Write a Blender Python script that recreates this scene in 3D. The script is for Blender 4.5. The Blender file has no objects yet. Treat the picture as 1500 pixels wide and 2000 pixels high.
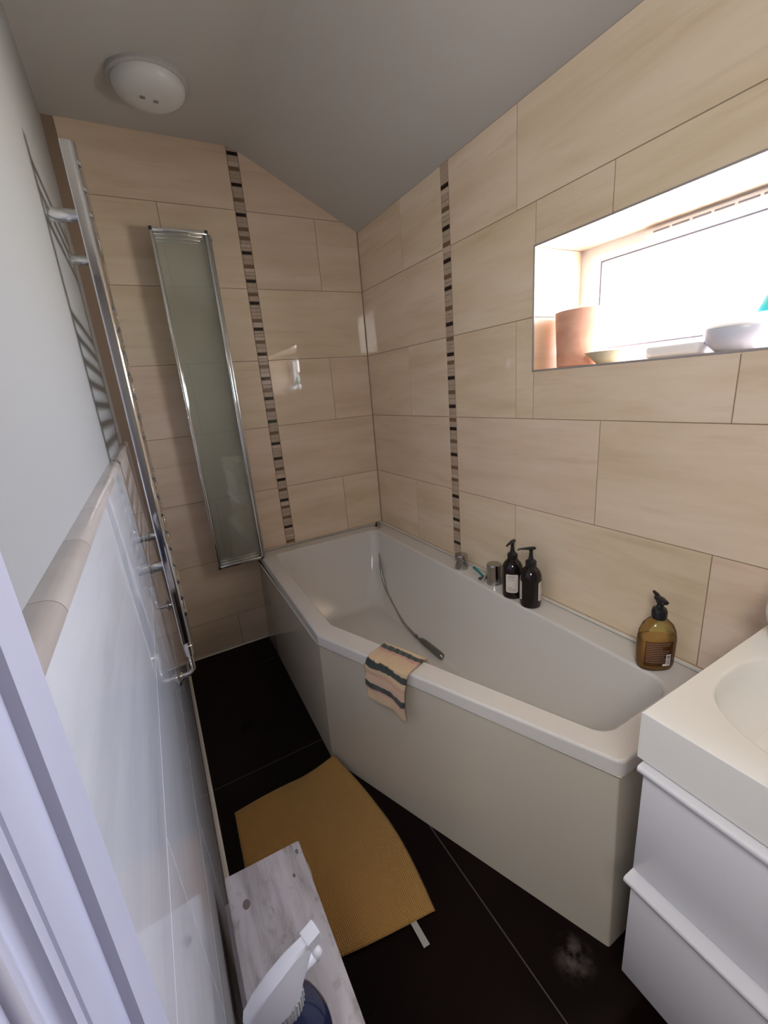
import bpy, bmesh, math, random
from mathutils import Vector, Matrix
random.seed(7)
PI = math.pi
col = bpy.context.scene.collection
sc = bpy.context.scene

# ------------------------------------------------------------------ camera
CAM = Vector((-1.08284, -2.08398, 1.21075))
cR = Vector((0.87004027, -0.48619656, -0.08150355))
cU = Vector((0.20444309, 0.20540647, 0.95708474))
cF = Vector((0.44858995, 0.84936511, -0.27811143))
cam_d = bpy.data.cameras.new('camera')
cam = bpy.data.objects.new('camera', cam_d)
col.objects.link(cam)
M4 = Matrix((cR, cU, -cF)).transposed().to_4x4()
M4.translation = CAM
cam.matrix_world = M4
cam_d.sensor_fit = 'HORIZONTAL'
cam_d.sensor_width = 36
cam_d.lens = 36 * 831.13 / 1500
cam_d.clip_start = 0.005
sc.camera = cam

# ------------------------------------------------------------------ sky and light
world = bpy.data.worlds.new('sky')
sc.world = world
world.use_nodes = True
wn = world.node_tree.nodes
wl = world.node_tree.links
wn.clear()
w_out = wn.new('ShaderNodeOutputWorld')
w_bg = wn.new('ShaderNodeBackground')
w_tc = wn.new('ShaderNodeTexCoord')
w_sep = wn.new('ShaderNodeSeparateXYZ')
w_ramp = wn.new('ShaderNodeValToRGB')
w_ramp.color_ramp.elements[0].position = 0.42
w_ramp.color_ramp.elements[0].color = (1.0, 0.97, 0.90, 1)
w_ramp.color_ramp.elements[1].position = 0.70
w_ramp.color_ramp.elements[1].color = (0.74, 0.84, 1.12, 1)
w_map = wn.new('ShaderNodeMapRange')
w_map.inputs['From Min'].default_value = -1
w_map.inputs['From Max'].default_value = 1
wl.new(w_tc.outputs['Generated'], w_sep.inputs[0])
wl.new(w_sep.outputs['Z'], w_map.inputs['Value'])
wl.new(w_map.outputs[0], w_ramp.inputs[0])
wl.new(w_ramp.outputs[0], w_bg.inputs['Color'])
SKY_DIR = Vector((1.0, -0.35, 0.25)).normalized()
SKY_BASE, SKY_GLOW, SKY_SHARP, SKY_GAIN = 0.20, 1.0, 3.2, 12.5
w_nrm = wn.new('ShaderNodeVectorMath'); w_nrm.operation = 'NORMALIZE'
wl.new(w_tc.outputs['Generated'], w_nrm.inputs[0])
w_dot = wn.new('ShaderNodeVectorMath'); w_dot.operation = 'DOT_PRODUCT'; w_dot.inputs[1].default_value = SKY_DIR
wl.new(w_nrm.outputs[0], w_dot.inputs[0])
w_m1 = wn.new('ShaderNodeMath'); w_m1.operation = 'MULTIPLY_ADD'; w_m1.inputs[1].default_value = SKY_SHARP; w_m1.inputs[2].default_value = -SKY_SHARP
wl.new(w_dot.outputs['Value'], w_m1.inputs[0])
w_ex = wn.new('ShaderNodeMath'); w_ex.operation = 'EXPONENT'; wl.new(w_m1.outputs[0], w_ex.inputs[0])
w_m2 = wn.new('ShaderNodeMath'); w_m2.operation = 'MULTIPLY_ADD'; w_m2.inputs[1].default_value = SKY_GLOW * SKY_GAIN; w_m2.inputs[2].default_value = SKY_BASE * SKY_GAIN
wl.new(w_ex.outputs[0], w_m2.inputs[0])
wl.new(w_m2.outputs[0], w_bg.inputs['Strength'])
wl.new(w_bg.outputs[0], w_out.inputs[0])

def area_light(name, loc, target, sx, sy, power, color, portal=False):
    d = bpy.data.lights.new(name, 'AREA')
    d.shape = 'RECTANGLE'; d.size = sx; d.size_y = sy
    d.energy = power; d.color = color
    if portal: d.cycles.is_portal = True
    o = bpy.data.objects.new(name, d)
    col.objects.link(o)
    o.location = loc
    o.rotation_euler = (Vector(target) - Vector(loc)).to_track_quat('-Z', 'Y').to_euler()
    return o
# portal: guides sky sampling through the window opening, gives off nothing itself
area_light('window_portal', (0.30, -1.55, 1.396), (-1, -1.55, 1.396), 0.9, 0.36, 1, (1, 1, 1), portal=True)
# unseen fill light added outside the open door to brighten the room
area_light('hall_fill', (-1.42, -2.46, 1.90), (-0.45, -0.5, 0.9), 0.40, 0.60, 4.9, (1.0, 0.97, 0.91))

sc.view_settings.view_transform = 'Standard'
sc.view_settings.look = 'None'
sc.view_settings.gamma = 1
sc.view_settings.exposure = 2.08
sc.view_settings.use_curve_mapping = False
sc.cycles.use_denoising = True
sc.cycles.max_bounces = 14
sc.cycles.diffuse_bounces = 8
sc.cycles.glossy_bounces = 6
sc.cycles.transparent_max_bounces = 24
sc.cycles.transmission_bounces = 10
sc.cycles.sample_clamp_indirect = 8
sc.cycles.caustics_reflective = True

# ------------------------------------------------------------------ materials
def mat(name, color=(0.8, 0.8, 0.8), rough=0.5, metal=0.0, **kw):
    m = bpy.data.materials.new(name)
    m.use_nodes = True
    b = m.node_tree.nodes['Principled BSDF']
    b.inputs['Base Color'].default_value = (*color, 1)
    b.inputs['Roughness'].default_value = rough
    b.inputs['Metallic'].default_value = metal
    for k, v in kw.items():
        b.inputs[k.replace('_', ' ')].default_value = v
    return m

class NT:
    def __init__(s, m):
        s.t = m.node_tree; s.n = s.t.nodes; s.l = s.t.links; s.b = s.n['Principled BSDF']
    def new(s, typ, **kw):
        n = s.n.new(typ)
        for k, v in kw.items(): setattr(n, k, v)
        return n
    def link(s, a, b): s.l.new(a, b)
    def coords(s, scale, kind='Object', offset=None):
        tc = s.new('ShaderNodeTexCoord'); mp = s.new('ShaderNodeMapping')
        mp.inputs['Scale'].default_value = scale
        s.link(tc.outputs[kind], mp.inputs['Vector'])
        return mp
    def noise(s, vec, scale, detail=4, rough=0.5):
        n = s.new('ShaderNodeTexNoise')
        n.inputs['Scale'].default_value = scale
        n.inputs['Detail'].default_value = detail
        n.inputs['Roughness'].default_value = rough
        s.link(vec, n.inputs['Vector'])
        return n
    def ramp(s, fac, stops, interp='LINEAR'):
        r = s.new('ShaderNodeValToRGB'); cr = r.color_ramp; cr.interpolation = interp
        while len(cr.elements) < len(stops): cr.elements.new(0.5)
        for e, (p, c) in zip(cr.elements, stops):
            e.position = p; e.color = (*c, 1)
        s.link(fac, r.inputs[0])
        return r
    def bump(s, h, strength, dist):
        b = s.new('ShaderNodeBump')
        b.inputs['Strength'].default_value = strength
        b.inputs['Distance'].default_value = dist
        s.link(h, b.inputs['Height'])
        s.link(b.outputs[0], s.b.inputs['Normal'])
        return b

def tile_mat(name, c0, c1, c2, rough=0.035):
    m = mat(name, c1, rough)
    t = NT(m)
    at = t.new('ShaderNodeAttribute', attribute_name='rnd')
    comb = t.new('ShaderNodeCombineXYZ')
    mul = t.new('ShaderNodeMath', operation='MULTIPLY'); mul.inputs[1].default_value = 37.0
    t.link(at.outputs['Fac'], mul.inputs[0])
    t.link(mul.outputs[0], comb.inputs[0]); t.link(mul.outputs[0], comb.inputs[2])
    mp = t.coords((1.1, 1.1, 7))
    add = t.new('ShaderNodeVectorMath', operation='ADD')
    t.link(mp.outputs[0], add.inputs[0]); t.link(comb.outputs[0], add.inputs[1])
    n = t.noise(add.outputs[0], 1.4, 8, 0.62)
    n.inputs['Distortion'].default_value = 0.25
    r = t.ramp(n.outputs['Fac'], [(0.25, c0), (0.5, c1), (0.75, c2)])
    mp2 = t.coords((1.0, 1.0, 14))
    add2 = t.new('ShaderNodeVectorMath', operation='ADD')
    t.link(mp2.outputs[0], add2.inputs[0]); t.link(comb.outputs[0], add2.inputs[1])
    n2 = t.noise(add2.outputs[0], 2.2, 6, 0.6)
    r2 = t.ramp(n2.outputs['Fac'], [(0.30, (0.80, 0.75, 0.70)), (0.42, (1, 1, 1)), (0.8, (1.0, 1.0, 1.0))])
    mx = t.new('ShaderNodeMix', data_type='RGBA', blend_type='MULTIPLY')
    mx.inputs['Factor'].default_value = 0.38
    t.link(r.outputs[0], mx.inputs[6]); t.link(r2.outputs[0], mx.inputs[7])
    hs = t.new('ShaderNodeHueSaturation')
    mr = t.new('ShaderNodeMapRange')
    mr.inputs['To Min'].default_value = 0.494; mr.inputs['To Max'].default_value = 0.510
    t.link(at.outputs['Fac'], mr.inputs['Value'])
    t.link(mr.outputs[0], hs.inputs['Hue'])
    t.link(mx.outputs[2], hs.inputs['Color'])
    t.link(hs.outputs[0], t.b.inputs['Base Color'])
    mpb = t.coords((1, 1, 1))
    nb = t.noise(mpb.outputs[0], 9, 2)
    t.bump(nb.outputs['Fac'], 0.03, 0.003)
    return m

TILE = tile_mat('beige_wall_tile', (0.64, 0.495, 0.335), (0.755, 0.605, 0.455), (0.83, 0.69, 0.56))
TILE_L = tile_mat('pale_wall_tile', (0.56, 0.56, 0.575), (0.67, 0.67, 0.69), (0.73, 0.73, 0.76), 0.04)
GROUT = mat('tan_grout', (0.30, 0.21, 0.15), 0.9)
CAPM = tile_mat('stone_cap_tile', (0.30, 0.255, 0.23), (0.44, 0.385, 0.35), (0.56, 0.50, 0.46), 0.25)

def paint(name, c, rough=0.6, bump=0.02):
    m = mat(name, c, rough); t = NT(m)
    n = t.noise(t.coords((1, 1, 1)).outputs[0], 90, 4)
    t.bump(n.outputs['Fac'], bump, 0.004)
    return m
CEIL = paint('ceiling_paint', (0.57, 0.555, 0.53), 0.8)
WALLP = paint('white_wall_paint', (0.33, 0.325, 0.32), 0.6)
GLOSSP = paint('white_gloss_paint', (0.54, 0.54, 0.66), 0.32, 0.015)
UPVC = mat('white_window_plastic', (0.66, 0.67, 0.70), 0.25)
SEAL = mat('white_sealant', (0.88, 0.87, 0.83), 0.4)
CERAM = mat('white_bath_acrylic', (0.70, 0.675, 0.65), 0.12)
PANEL = mat('cream_bath_panel', (0.54, 0.495, 0.415), 0.10)
VAN = mat('white_lacquer', (0.74, 0.74, 0.78), 0.28)
VTOP = mat('white_basin_ceramic', (0.80, 0.79, 0.76), 0.10)
CHROME = mat('chrome', (0.82, 0.83, 0.84), 0.07, 1.0)
CHROME_D = mat('dark_chrome', (0.46, 0.46, 0.46), 0.16, 1.0)
BLACK = mat('black_plastic', (0.012, 0.012, 0.014), 0.28)
DARKP = mat('brown_corner_plastic', (0.05, 0.04, 0.035), 0.4)
GREYRUB = mat('grey_gasket', (0.16, 0.16, 0.2), 0.5)

# dark floor tile
FLOOR = mat('dark_floor_tile', (0.012, 0.0075, 0.0065), 0.22)
t = NT(FLOOR)
n = t.noise(t.coords((1, 1, 1)).outputs[0], 5, 8, 0.6)
r = t.ramp(n.outputs['Fac'], [(0.35, (0.006, 0.0028, 0.0025)), (0.7, (0.009, 0.004, 0.0035))])
t.link(r.outputs[0], t.b.inputs['Base Color'])
n2 = t.noise(t.coords((1, 1, 1)).outputs[0], 3, 6, 0.6)
r2 = t.ramp(n2.outputs['Fac'], [(0.35, (0.27, 0.27, 0.27)), (0.65, (0.31, 0.31, 0.31))])
t.b.inputs['Specular IOR Level'].default_value = .11
t.link(r2.outputs[0], t.b.inputs['Roughness'])
tcf = t.new('ShaderNodeTexCoord')
mpf = t.new('ShaderNodeMapping'); mpf.inputs['Location'].default_value = (.511, 1.700, 0); t.link(tcf.outputs['Object'], mpf.inputs['Vector'])
ln = t.new('ShaderNodeVectorMath', operation='LENGTH'); t.link(mpf.outputs[0], ln.inputs[0])
mrf = t.new('ShaderNodeMapRange'); mrf.inputs['From Min'].default_value = .012; mrf.inputs['From Max'].default_value = .050; mrf.inputs['To Min'].default_value = 1; mrf.inputs['To Max'].default_value = 0
t.link(ln.outputs['Value'], mrf.inputs['Value'])
nf = t.noise(tcf.outputs['Object'], 28, 5, .6)
rf = t.ramp(nf.outputs['Fac'], [(.42, (0, 0, 0)), (.62, (1, 1, 1))])
mf = t.new('ShaderNodeMath', operation='MULTIPLY'); t.link(rf.outputs[0], mf.inputs[0]); t.link(mrf.outputs[0], mf.inputs[1])
mxf = t.new('ShaderNodeMix', data_type='RGBA'); mxf.inputs[7].default_value = (.10, .08, .075, 1)
t.link(mf.outputs[0], mxf.inputs['Factor']); t.link(r.outputs[0], mxf.inputs[6]); t.link(mxf.outputs[2], t.b.inputs['Base Color'])
FGROUT = mat('floor_grout', (0.085, 0.07, 0.062), 0.8)

def glassy(name, tint, refl=1.0, rough=0.0, ior=1.5, film=None):
    m = bpy.data.materials.new(name); m.use_nodes = True
    nt = m.node_tree; nt.nodes.clear()
    o = nt.nodes.new('ShaderNodeOutputMaterial')
    tr = nt.nodes.new('ShaderNodeBsdfTransparent'); tr.inputs[0].default_value = (*tint, 1)
    gl = nt.nodes.new('ShaderNodeBsdfGlossy'); gl.inputs['Roughness'].default_value = rough
    fr = nt.nodes.new('ShaderNodeFresnel'); fr.inputs[0].default_value = ior
    mx = nt.nodes.new('ShaderNodeMixShader')
    nt.links.new(fr.outputs[0], mx.inputs[0]); nt.links.new(tr.outputs[0], mx.inputs[1]); nt.links.new(gl.outputs[0], mx.inputs[2])
    if film:
        df = nt.nodes.new('ShaderNodeBsdfDiffuse'); df.inputs[0].default_value = (*film[1], 1)
        m2 = nt.nodes.new('ShaderNodeMixShader'); m2.inputs[0].default_value = film[0]
        nt.links.new(mx.outputs[0], m2.inputs[1]); nt.links.new(df.outputs[0], m2.inputs[2]); mx = m2
    nt.links.new(mx.outputs[0], o.inputs[0])
    return m
SCREEN_GLASS = glassy('green_tinted_glass', (0.985, 0.990, 0.978), film=(.085, (.86, .84, .72)))   # limescale film
# frosted window pane: part clear, part diffusing
PANE = bpy.data.materials.new('frosted_window_glass'); PANE.use_nodes = True
nt = PANE.node_tree; nt.nodes.clear()
o_ = nt.nodes.new('ShaderNodeOutputMaterial')
tr_ = nt.nodes.new('ShaderNodeBsdfTransparent'); tr_.inputs[0].default_value = (0.96, 0.97, 0.97, 1)
tl_ = nt.nodes.new('ShaderNodeBsdfTranslucent'); tl_.inputs[0].default_value = (0.95, 0.95, 0.95, 1)
mx_ = nt.nodes.new('ShaderNodeMixShader'); mx_.inputs[0].default_value = 0.05
nt.links.new(tr_.outputs[0], mx_.inputs[1]); nt.links.new(tl_.outputs[0], mx_.inputs[2]); nt.links.new(mx_.outputs[0], o_.inputs[0])

# ------------------------------------------------------------------ helpers
def wloc(o):
    v = Vector((0, 0, 0))
    while o is not None:
        v = v + o.location; o = o.parent
    return v

def thing(name, label, cat, loc, group=None):
    o = bpy.data.objects.new(name, None)
    o.empty_display_size = 0.05
    col.objects.link(o); o.location = loc
    o['label'] = label; o['category'] = cat
    if group: o['group'] = group
    return o

def put(name, bm, mats, parent=None, loc=None, smooth=35, label=None):
    """bm holds world coordinates; origin goes to the parent's place or to loc"""
    if not isinstance(mats, (list, tuple)): mats = [mats]
    off = wloc(parent) if parent else Vector(loc or (0, 0, 0))
    bmesh.ops.translate(bm, verts=bm.verts, vec=-off)
    bmesh.ops.recalc_face_normals(bm, faces=bm.faces)
    me = bpy.data.meshes.new(name)
    if smooth:
        for f in bm.faces: f.smooth = True
    bm.to_mesh(me); bm.free()
    if smooth: me.set_sharp_from_angle(angle=math.radians(smooth))
    for m in mats: me.materials.append(m)
    o = bpy.data.objects.new(name, me)
    col.objects.link(o)
    if parent: o.parent = parent
    elif loc: o.location = loc
    if label: o['label'] = label
    return o

def tag(o, label, cat, group=None):
    o['label'] = label; o['category'] = cat
    if group: o['group'] = group
    return o
def structure(o): o['kind'] = 'structure'; return o

def box(bm, x0, x1, y0, y1, z0, z1, bev=0.0, mi=0, seg=2):
    vs = [bm.verts.new((x, y, z)) for x in (x0, x1) for y in (y0, y1) for z in (z0, z1)]
    fs = [(0, 1, 3, 2), (4, 6, 7, 5), (0, 4, 5, 1), (2, 3, 7, 6), (0, 2, 6, 4), (1, 5, 7, 3)]
    faces = [bm.faces.new([vs[i] for i in f]) for f in fs]
    for f in faces: f.material_index = mi
    if bev > 0:
        es = set(e for f in faces for e in f.edges)
        r = bmesh.ops.bevel(bm, geom=list(es), offset=bev, segments=seg, affect='EDGES', profile=0.5)
        for f in r['faces']: f.material_index = mi
    return faces

def loft(bm, loops, cap0=False, cap1=False, closed=True, mi=0):
    rings = [[bm.verts.new(p) for p in lp] for lp in loops]
    n = len(rings[0])
    for a, b in zip(rings, rings[1:]):
        for i in range(n if closed else n - 1):
            j = (i + 1) % n
            f = bm.faces.new((a[i], a[j], b[j], b[i])); f.material_index = mi
    if cap0: bm.faces.new(rings[0][::-1]).material_index = mi
    if cap1: bm.faces.new(rings[-1]).material_index = mi
    return rings

def lathe(bm, c, prof, n=40, sx=1.0, sy=1.0, rot=0.0, cap0=True, cap1=True, mi=0):
    """prof: (radius, z above c)"""
    loops = []
    for r, z in prof:
        lp = []
        for i in range(n):
            a = 2 * PI * i / n
            x, y = r * math.cos(a) * sx, r * math.sin(a) * sy
            lp.append((c[0] + x * math.cos(rot) - y * math.sin(rot), c[1] + x * math.sin(rot) + y * math.cos(rot), c[2] + z))
        loops.append(lp)
    return loft(bm, loops, cap0, cap1, mi=mi)

def frame_of(t, ref=Vector((0, 0, 1))):
    t = t.normalized()
    if abs(t.dot(ref)) > 0.95: ref = Vector((1, 0, 0))
    a = t.cross(ref).normalized(); b = a.cross(t)
    return a, b

def tube(bm, pts, rad, n=14, caps=True, mi=0, sq=(1, 1)):
    pts = [Vector(p) for p in pts]
    rads = rad if isinstance(rad, (list, tuple)) else [rad] * len(pts)
    loops = []; a = b = None
    for i, p in enumerate(pts):
        tg = (pts[min(i + 1, len(pts) - 1)] - pts[max(i - 1, 0)]).normalized()
        if a is None: a, b = frame_of(tg)
        else:
            a = (a - tg * a.dot(tg)).normalized(); b = a.cross(tg) * -1
            b = tg.cross(a)
        loops.append([p + (a * math.cos(2 * PI * k / n) * sq[0] + b * math.sin(2 * PI * k / n) * sq[1]) * rads[i] for k in range(n)])
    loft(bm, loops, caps, caps, mi=mi)

def spline(pts, k=8):
    pts = [Vector(p) for p in pts]
    out = []
    for i in range(len(pts) - 1):
        p0 = pts[max(i - 1, 0)]; p1 = pts[i]; p2 = pts[i + 1]; p3 = pts[min(i + 2, len(pts) - 1)]
        for j in range(k):
            t = j / k
            out.append(0.5 * ((2 * p1) + (p2 - p0) * t + (2 * p0 - 5 * p1 + 4 * p2 - p3) * t * t + (3 * p1 - p0 - 3 * p2 + p3) * t ** 3))
    out.append(pts[-1])
    return out

def cyl(bm, p0, p1, r, n=24, bev=0.0, mi=0):
    p0, p1 = Vector(p0), Vector(p1)
    if bev:
        d = (p1 - p0).normalized()
        tube(bm, [p0, p0 + d * 1e-5, p0 + d * bev, p1 - d * bev, p1 - d * 1e-5, p1], [r - bev, r - bev * .98, r, r, r - bev * .98, r - bev], n, mi=mi)
    else: tube(bm, [p0, p1], r, n, mi=mi)

def rpoly(pts, rads, k=6):
    """rounded polygon, len(pts)*k points"""
    out = []; n = len(pts)
    for i, p in enumerate(pts):
        p = Vector(p[:2]); a = Vector(pts[i - 1][:2]); b = Vector(pts[(i + 1) % n][:2])
        u = (a - p).normalized(); v = (b - p).normalized()
        ang = math.acos(max(-1, min(1, u.dot(v))))
        r = rads[i] if isinstance(rads, (list, tuple)) else rads
        d = min(r / max(math.tan(ang / 2), 1e-3), (a - p).length * .45, (b - p).length * .45)
        rr = d * math.tan(ang / 2)
        c = p + (u + v).normalized() * (rr / math.sin(ang / 2))
        s = p + u * d; e = p + v * d
        for j in range(k):
            t = j / (k - 1)
            q = (s - c).lerp(e - c, t)
            if q.length > 1e-9: q = q.normalized() * ((s - c).length)
            out.append(c + q)
    return out

def offset_poly(pts, d):
    """clockwise or counter-clockwise polygon moved inwards by d"""
    n = len(pts); P = [Vector(p[:2]) for p in pts]
    area = sum(P[i].x * P[(i + 1) % n].y - P[(i + 1) % n].x * P[i].y for i in range(n)) / 2
    sgn = 1 if area > 0 else -1
    out = []
    for i in range(n):
        a = (P[i] - P[i - 1]).normalized(); b = (P[(i + 1) % n] - P[i]).normalized()
        na = Vector((-a.y, a.x)) * sgn; nb = Vector((-b.y, b.x)) * sgn
        m = (na + nb); m = m / max(m.dot(na), 1e-3)
        out.append(P[i] + m * d)
    return out

def mesh_rnd(o):
    me = o.data
    # one random number per connected piece
    bm = bmesh.new(); bm.from_mesh(me); bm.faces.ensure_lookup_table()
    vals = [0.0] * len(bm.faces); seen = set()
    rr = random.Random(11)
    for f in bm.faces:
        if f.index in seen: continue
        v = rr.random(); st = [f]; seen.add(f.index)
        while st:
            g = st.pop(); vals[g.index] = v
            for e in g.edges:
                for h in e.link_faces:
                    if h.index not in seen: seen.add(h.index); st.append(h)
    bm.free()
    at = me.attributes.new('rnd', 'FLOAT', 'FACE')
    at.data.foreach_set('value', vals)

# ------------------------------------------------------------------ the room
ZR = 0.4787            # a horizontal joint (level with the bath)
TH, TL = 0.30, 0.612   # tile height, tile pitch
G = 0.0011             # half a joint
WX, WXT, WPX = -1.137, -1.156, -1.176   # tiled and painted left wall planes
YN = -2.95             # wall behind the camera
HC, KX, HE = 2.205, -0.545, 1.940   # ceiling height, start of slope, height at right wall
WY0, WY1, WZ0, WZ1 = -2.02, -1.100, 1.227, 1.565   # window opening
SBX, SRY, SW = -0.5435, -0.690, 0.0225             # mosaic strips: centre, half width

def rects_minus(r, hole):
    a0, a1, z0, z1 = r; h0, h1, g0, g1 = hole
    if a1 <= h0 or a0 >= h1 or z1 <= g0 or z0 >= g1: return [r]
    out = []
    if a0 < h0: out.append((a0, h0, z0, z1))
    if a1 > h1: out.append((h1, a1, z0, z1))
    m0, m1 = max(a0, h0), min(a1, h1)
    if z0 < g0: out.append((m0, m1, z0, g0))
    if z1 > g1: out.append((m0, m1, g1, z1))
    return out

def tiles(cuts_even, cuts_odd, lo, hi, zmax, hole=None, skip=None, zlo=0.0):
    out = []
    for r in range(-2, 8):
        z0, z1 = ZR + r * TH, ZR + (r + 1) * TH
        z0 = max(z0, zlo); z1 = min(z1, zmax)
        if z1 - z0 < 0.01: continue
        cuts = sorted(set([lo] + [c for c in (cuts_even if r % 2 == 0 else cuts_odd) if lo < c < hi] + [hi]))
        for a, b in zip(cuts, cuts[1:]):
            if skip and abs((a + b) / 2 - skip) < 0.03: continue
            rs = [(a, b, z0, z1)]
            if hole: rs = rects_minus(rs[0], hole)
            out += [q for q in rs if q[1] - q[0] > 0.004 and q[3] - q[2] > 0.004]
    return out

# back wall (y = 0)
bm = bmesh.new()
ce = [SBX - SW, SBX + SW, -0.214, -0.866, -1.478]
co = [SBX - SW, SBX + SW, -1.172]
for a, b, z0, z1 in tiles(ce, co, WX - .004, 0.0, 2.3, skip=SBX):
    box(bm, a + G, b - G, 0.0, 0.006, z0 + G, z1 - G, 0.0007, 1, 1)
geom = bm.verts[:] + bm.edges[:] + bm.faces[:]
bmesh.ops.bisect_plane(bm, geom=geom, plane_co=(0, 0, HC), plane_no=(0, 0, 1), clear_outer=True)
geom = bm.verts[:] + bm.edges[:] + bm.faces[:]
sn = Vector((HC - HE, 0, -KX)).normalized()
bmesh.ops.bisect_plane(bm, geom=geom, plane_co=(0, 0, HE), plane_no=sn, clear_outer=True)
box(bm, WX - .2, 0.30, 0.0012, 0.10, 0, HC + .03, 0, 0)
o = put('wall_back', bm, [GROUT, TILE], smooth=None); structure(o); mesh_rnd(o)

# right wall (x = 0) with the window opening
bm = bmesh.new()
ce = [SRY - SW, SRY + SW, -0.390, -1.027, -1.637, -2.249, -2.861]
co = [SRY - SW, SRY + SW, -1.335, -1.947, -2.559]
for a, b, z0, z1 in tiles(ce, co, YN, 0.0, HE - .001, hole=(WY0, WY1, WZ0, WZ1), skip=SRY):
    box(bm, 0.0, 0.006, a + G, b - G, z0 + G, z1 - G, 0.0007, 1, 1)
d = 0.008
for (y0, y1, z0, z1) in [(YN, WY0 - d, 0, HC), (WY1 + d, 0.002, 0, HC), (WY0 - d, WY1 + d, 0, WZ0 - d), (WY0 - d, WY1 + d, WZ1 + d, HC)]:
    box(bm, 0.0012, 0.30, y0, y1, z0, z1, 0, 0)
# tiled reveals: side, head and sill, with joints
XF = 0.203
box(bm, 0.0005, XF, WY1, WY1 + d, WZ0, 1.3787 - G, .0006, 1, 1)
box(bm, 0.0005, XF, WY1, WY1 + d, 1.3787 + G, WZ1, .0006, 1, 1)
for a, b in [(WY0, -1.947), (-1.947, -1.335), (-1.335, WY1)]:
    box(bm, 0.0005, XF, a + G, b - G, WZ1, WZ1 + d, .0006, 1, 1)
    box(bm, 0.0005, XF, a + G, b - G, WZ0 - d, WZ0, .0006, 1, 1)
box(bm, 0.0005, XF, WY0 - d, WY0, WZ0, WZ1, .0006, 1, 1)
o = put('wall_right', bm, [GROUT, TILE], smooth=None); structure(o); mesh_rnd(o)

# left wall: tiled below, painted above, door opening near the camera
DO0, DO1, DOZ = -2.76, -1.990, 2.0      # door opening
CAPZ = 1.080
def wx_at(z): return WX + (WXT - WX) * z / CAPZ   # the tiled part leans back a little
bm = bmesh.new()
box(bm, WPX - .12, WPX, DO1, 0.02, 0, HC + .02, 0, 0)
box(bm, WPX - .12, WPX, YN - .1, DO0, 0, HC + .02, 0, 0)
box(bm, WPX - .12, WPX, DO0, DO1, DOZ, HC + .02, 0, 0)
cuts = [-0.44, -1.052, -1.664, -2.276]
rows = [(0.0, 0.18), (0.18, 0.48), (0.48, 0.78), (0.78, CAPZ)]
for ri, (z0, z1) in enumerate(rows):
    cc = [c + (0.306 if ri % 2 else 0) for c in cuts] + [-0.134] * (ri % 2)
    cs = sorted(set([DO1, 0.0] + [c for c in cc if DO1 < c < 0]))
    for a, b in zip(cs, cs[1:]):
        box(bm, WPX - .001, 0, a + G * .6, b - G * .6, z0 + G * .6, z1 - G * .6, .0006, 1, 1)
for v in bm.verts:
    if v.co.x > -.5: v.co.x += wx_at(v.co.z)
o = put('wall_left', bm, [WALLP, TILE_L], smooth=None); structure(o); mesh_rnd(o)
# rounded cap tiles along the top of the wainscot
bm = bmesh.new()
ys = [DO1, -1.9, -1.74, -1.58, -1.42, -1.26, -1.10, -.94, -.78, -.62, -.46, -.30, -.14, 0.0]
prof = [(WPX, CAPZ)] + [(WXT - .0115 + .012 * math.cos(a), CAPZ - .0005 + .0125 * math.sin(a)) for a in [i * PI / 16 for i in range(0, 9)]] + [(WPX, CAPZ + .012)]
for a, b in zip(ys, ys[1:]):
    loft(bm, [[(x, yy, z) for x, z in prof] for yy in (a + .0004, b - .0004)], True, True)
o = put('trim_1', bm, CAPM, smooth=50); structure(o); mesh_rnd(o)

# wall behind the camera, floor, ceiling
bm = bmesh.new(); box(bm, WPX - .2, .3, YN - .1, YN, 0, HC + .02)
structure(put('wall_near', bm, WALLP, smooth=None))
bm = bmesh.new()
box(bm, -2.4, 0.3, YN - .1, 0.1, -0.06, -0.0015, 0, 0)
xs = [-2.4, -1.815, -1.21, -0.605, 0.0]
ys = [YN, -2.04, -0.82, -0.21, 0.0]
for a, b in zip(xs, xs[1:]):
    for c, e in zip(ys, ys[1:]):
        box(bm, a + .0016, b - .0016, c + .0016, e - .0016, -.01, 0, .0006, 1, 1)
structure(put('floor', bm, [FGROUT, FLOOR], smooth=None))
bm = bmesh.new()
sec = [(WPX - .2, HC), (KX - .03, HC), (KX + .03, HC - .0145), (0.0, HE), (0.3, HE - .145), (0.3, HC + .2), (WPX - .2, HC + .2)]
loft(bm, [[(x, y, z) for x, z in sec] for y in (YN - .1, 0.1)], True, True)
structure(put('ceiling', bm, CEIL, smooth=None))
# hallway beyond the door
bm = bmesh.new()
box(bm, -2.5, -2.4, -3.4, -1.2, 0, 2.45); box(bm, -2.5, WPX - .12, -1.2, -1.1, 0, 2.45); box(bm, -2.5, WPX - .12, -3.5, -3.4, 0, 2.45)
box(bm, -2.5, WPX - .12, -3.5, -1.1, 2.42, 2.5); box(bm, -2.5, WPX - .12, -3.5, YN - .1, -.05, 0)
box(bm, -2.5, -2.38, YN, -1.1, -.05, 0); box(bm, WPX - .12, WPX, -3.5, YN - .1, 0, 2.45)
structure(put('wall_hall', bm, paint('pink_hall_paint', (.70, .60, .60), .6), smooth=None))

# sealant lines at floor and corners
bm = bmesh.new()
box(bm, WX - .001, WX + .006, DO1, -.001, 0, .006, .002)
structure(put('trim_2', bm, SEAL))
bm = bmesh.new()
box(bm, WX - .02, -.735, -.006, .001, 0, .006, .002)
structure(put('trim_3', bm, SEAL))
bm = bmesh.new()
box(bm, -.0035, .0005, -.0035, .0005, .48, 1.945, .001)
structure(put('trim_4', bm, GROUT))

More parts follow.
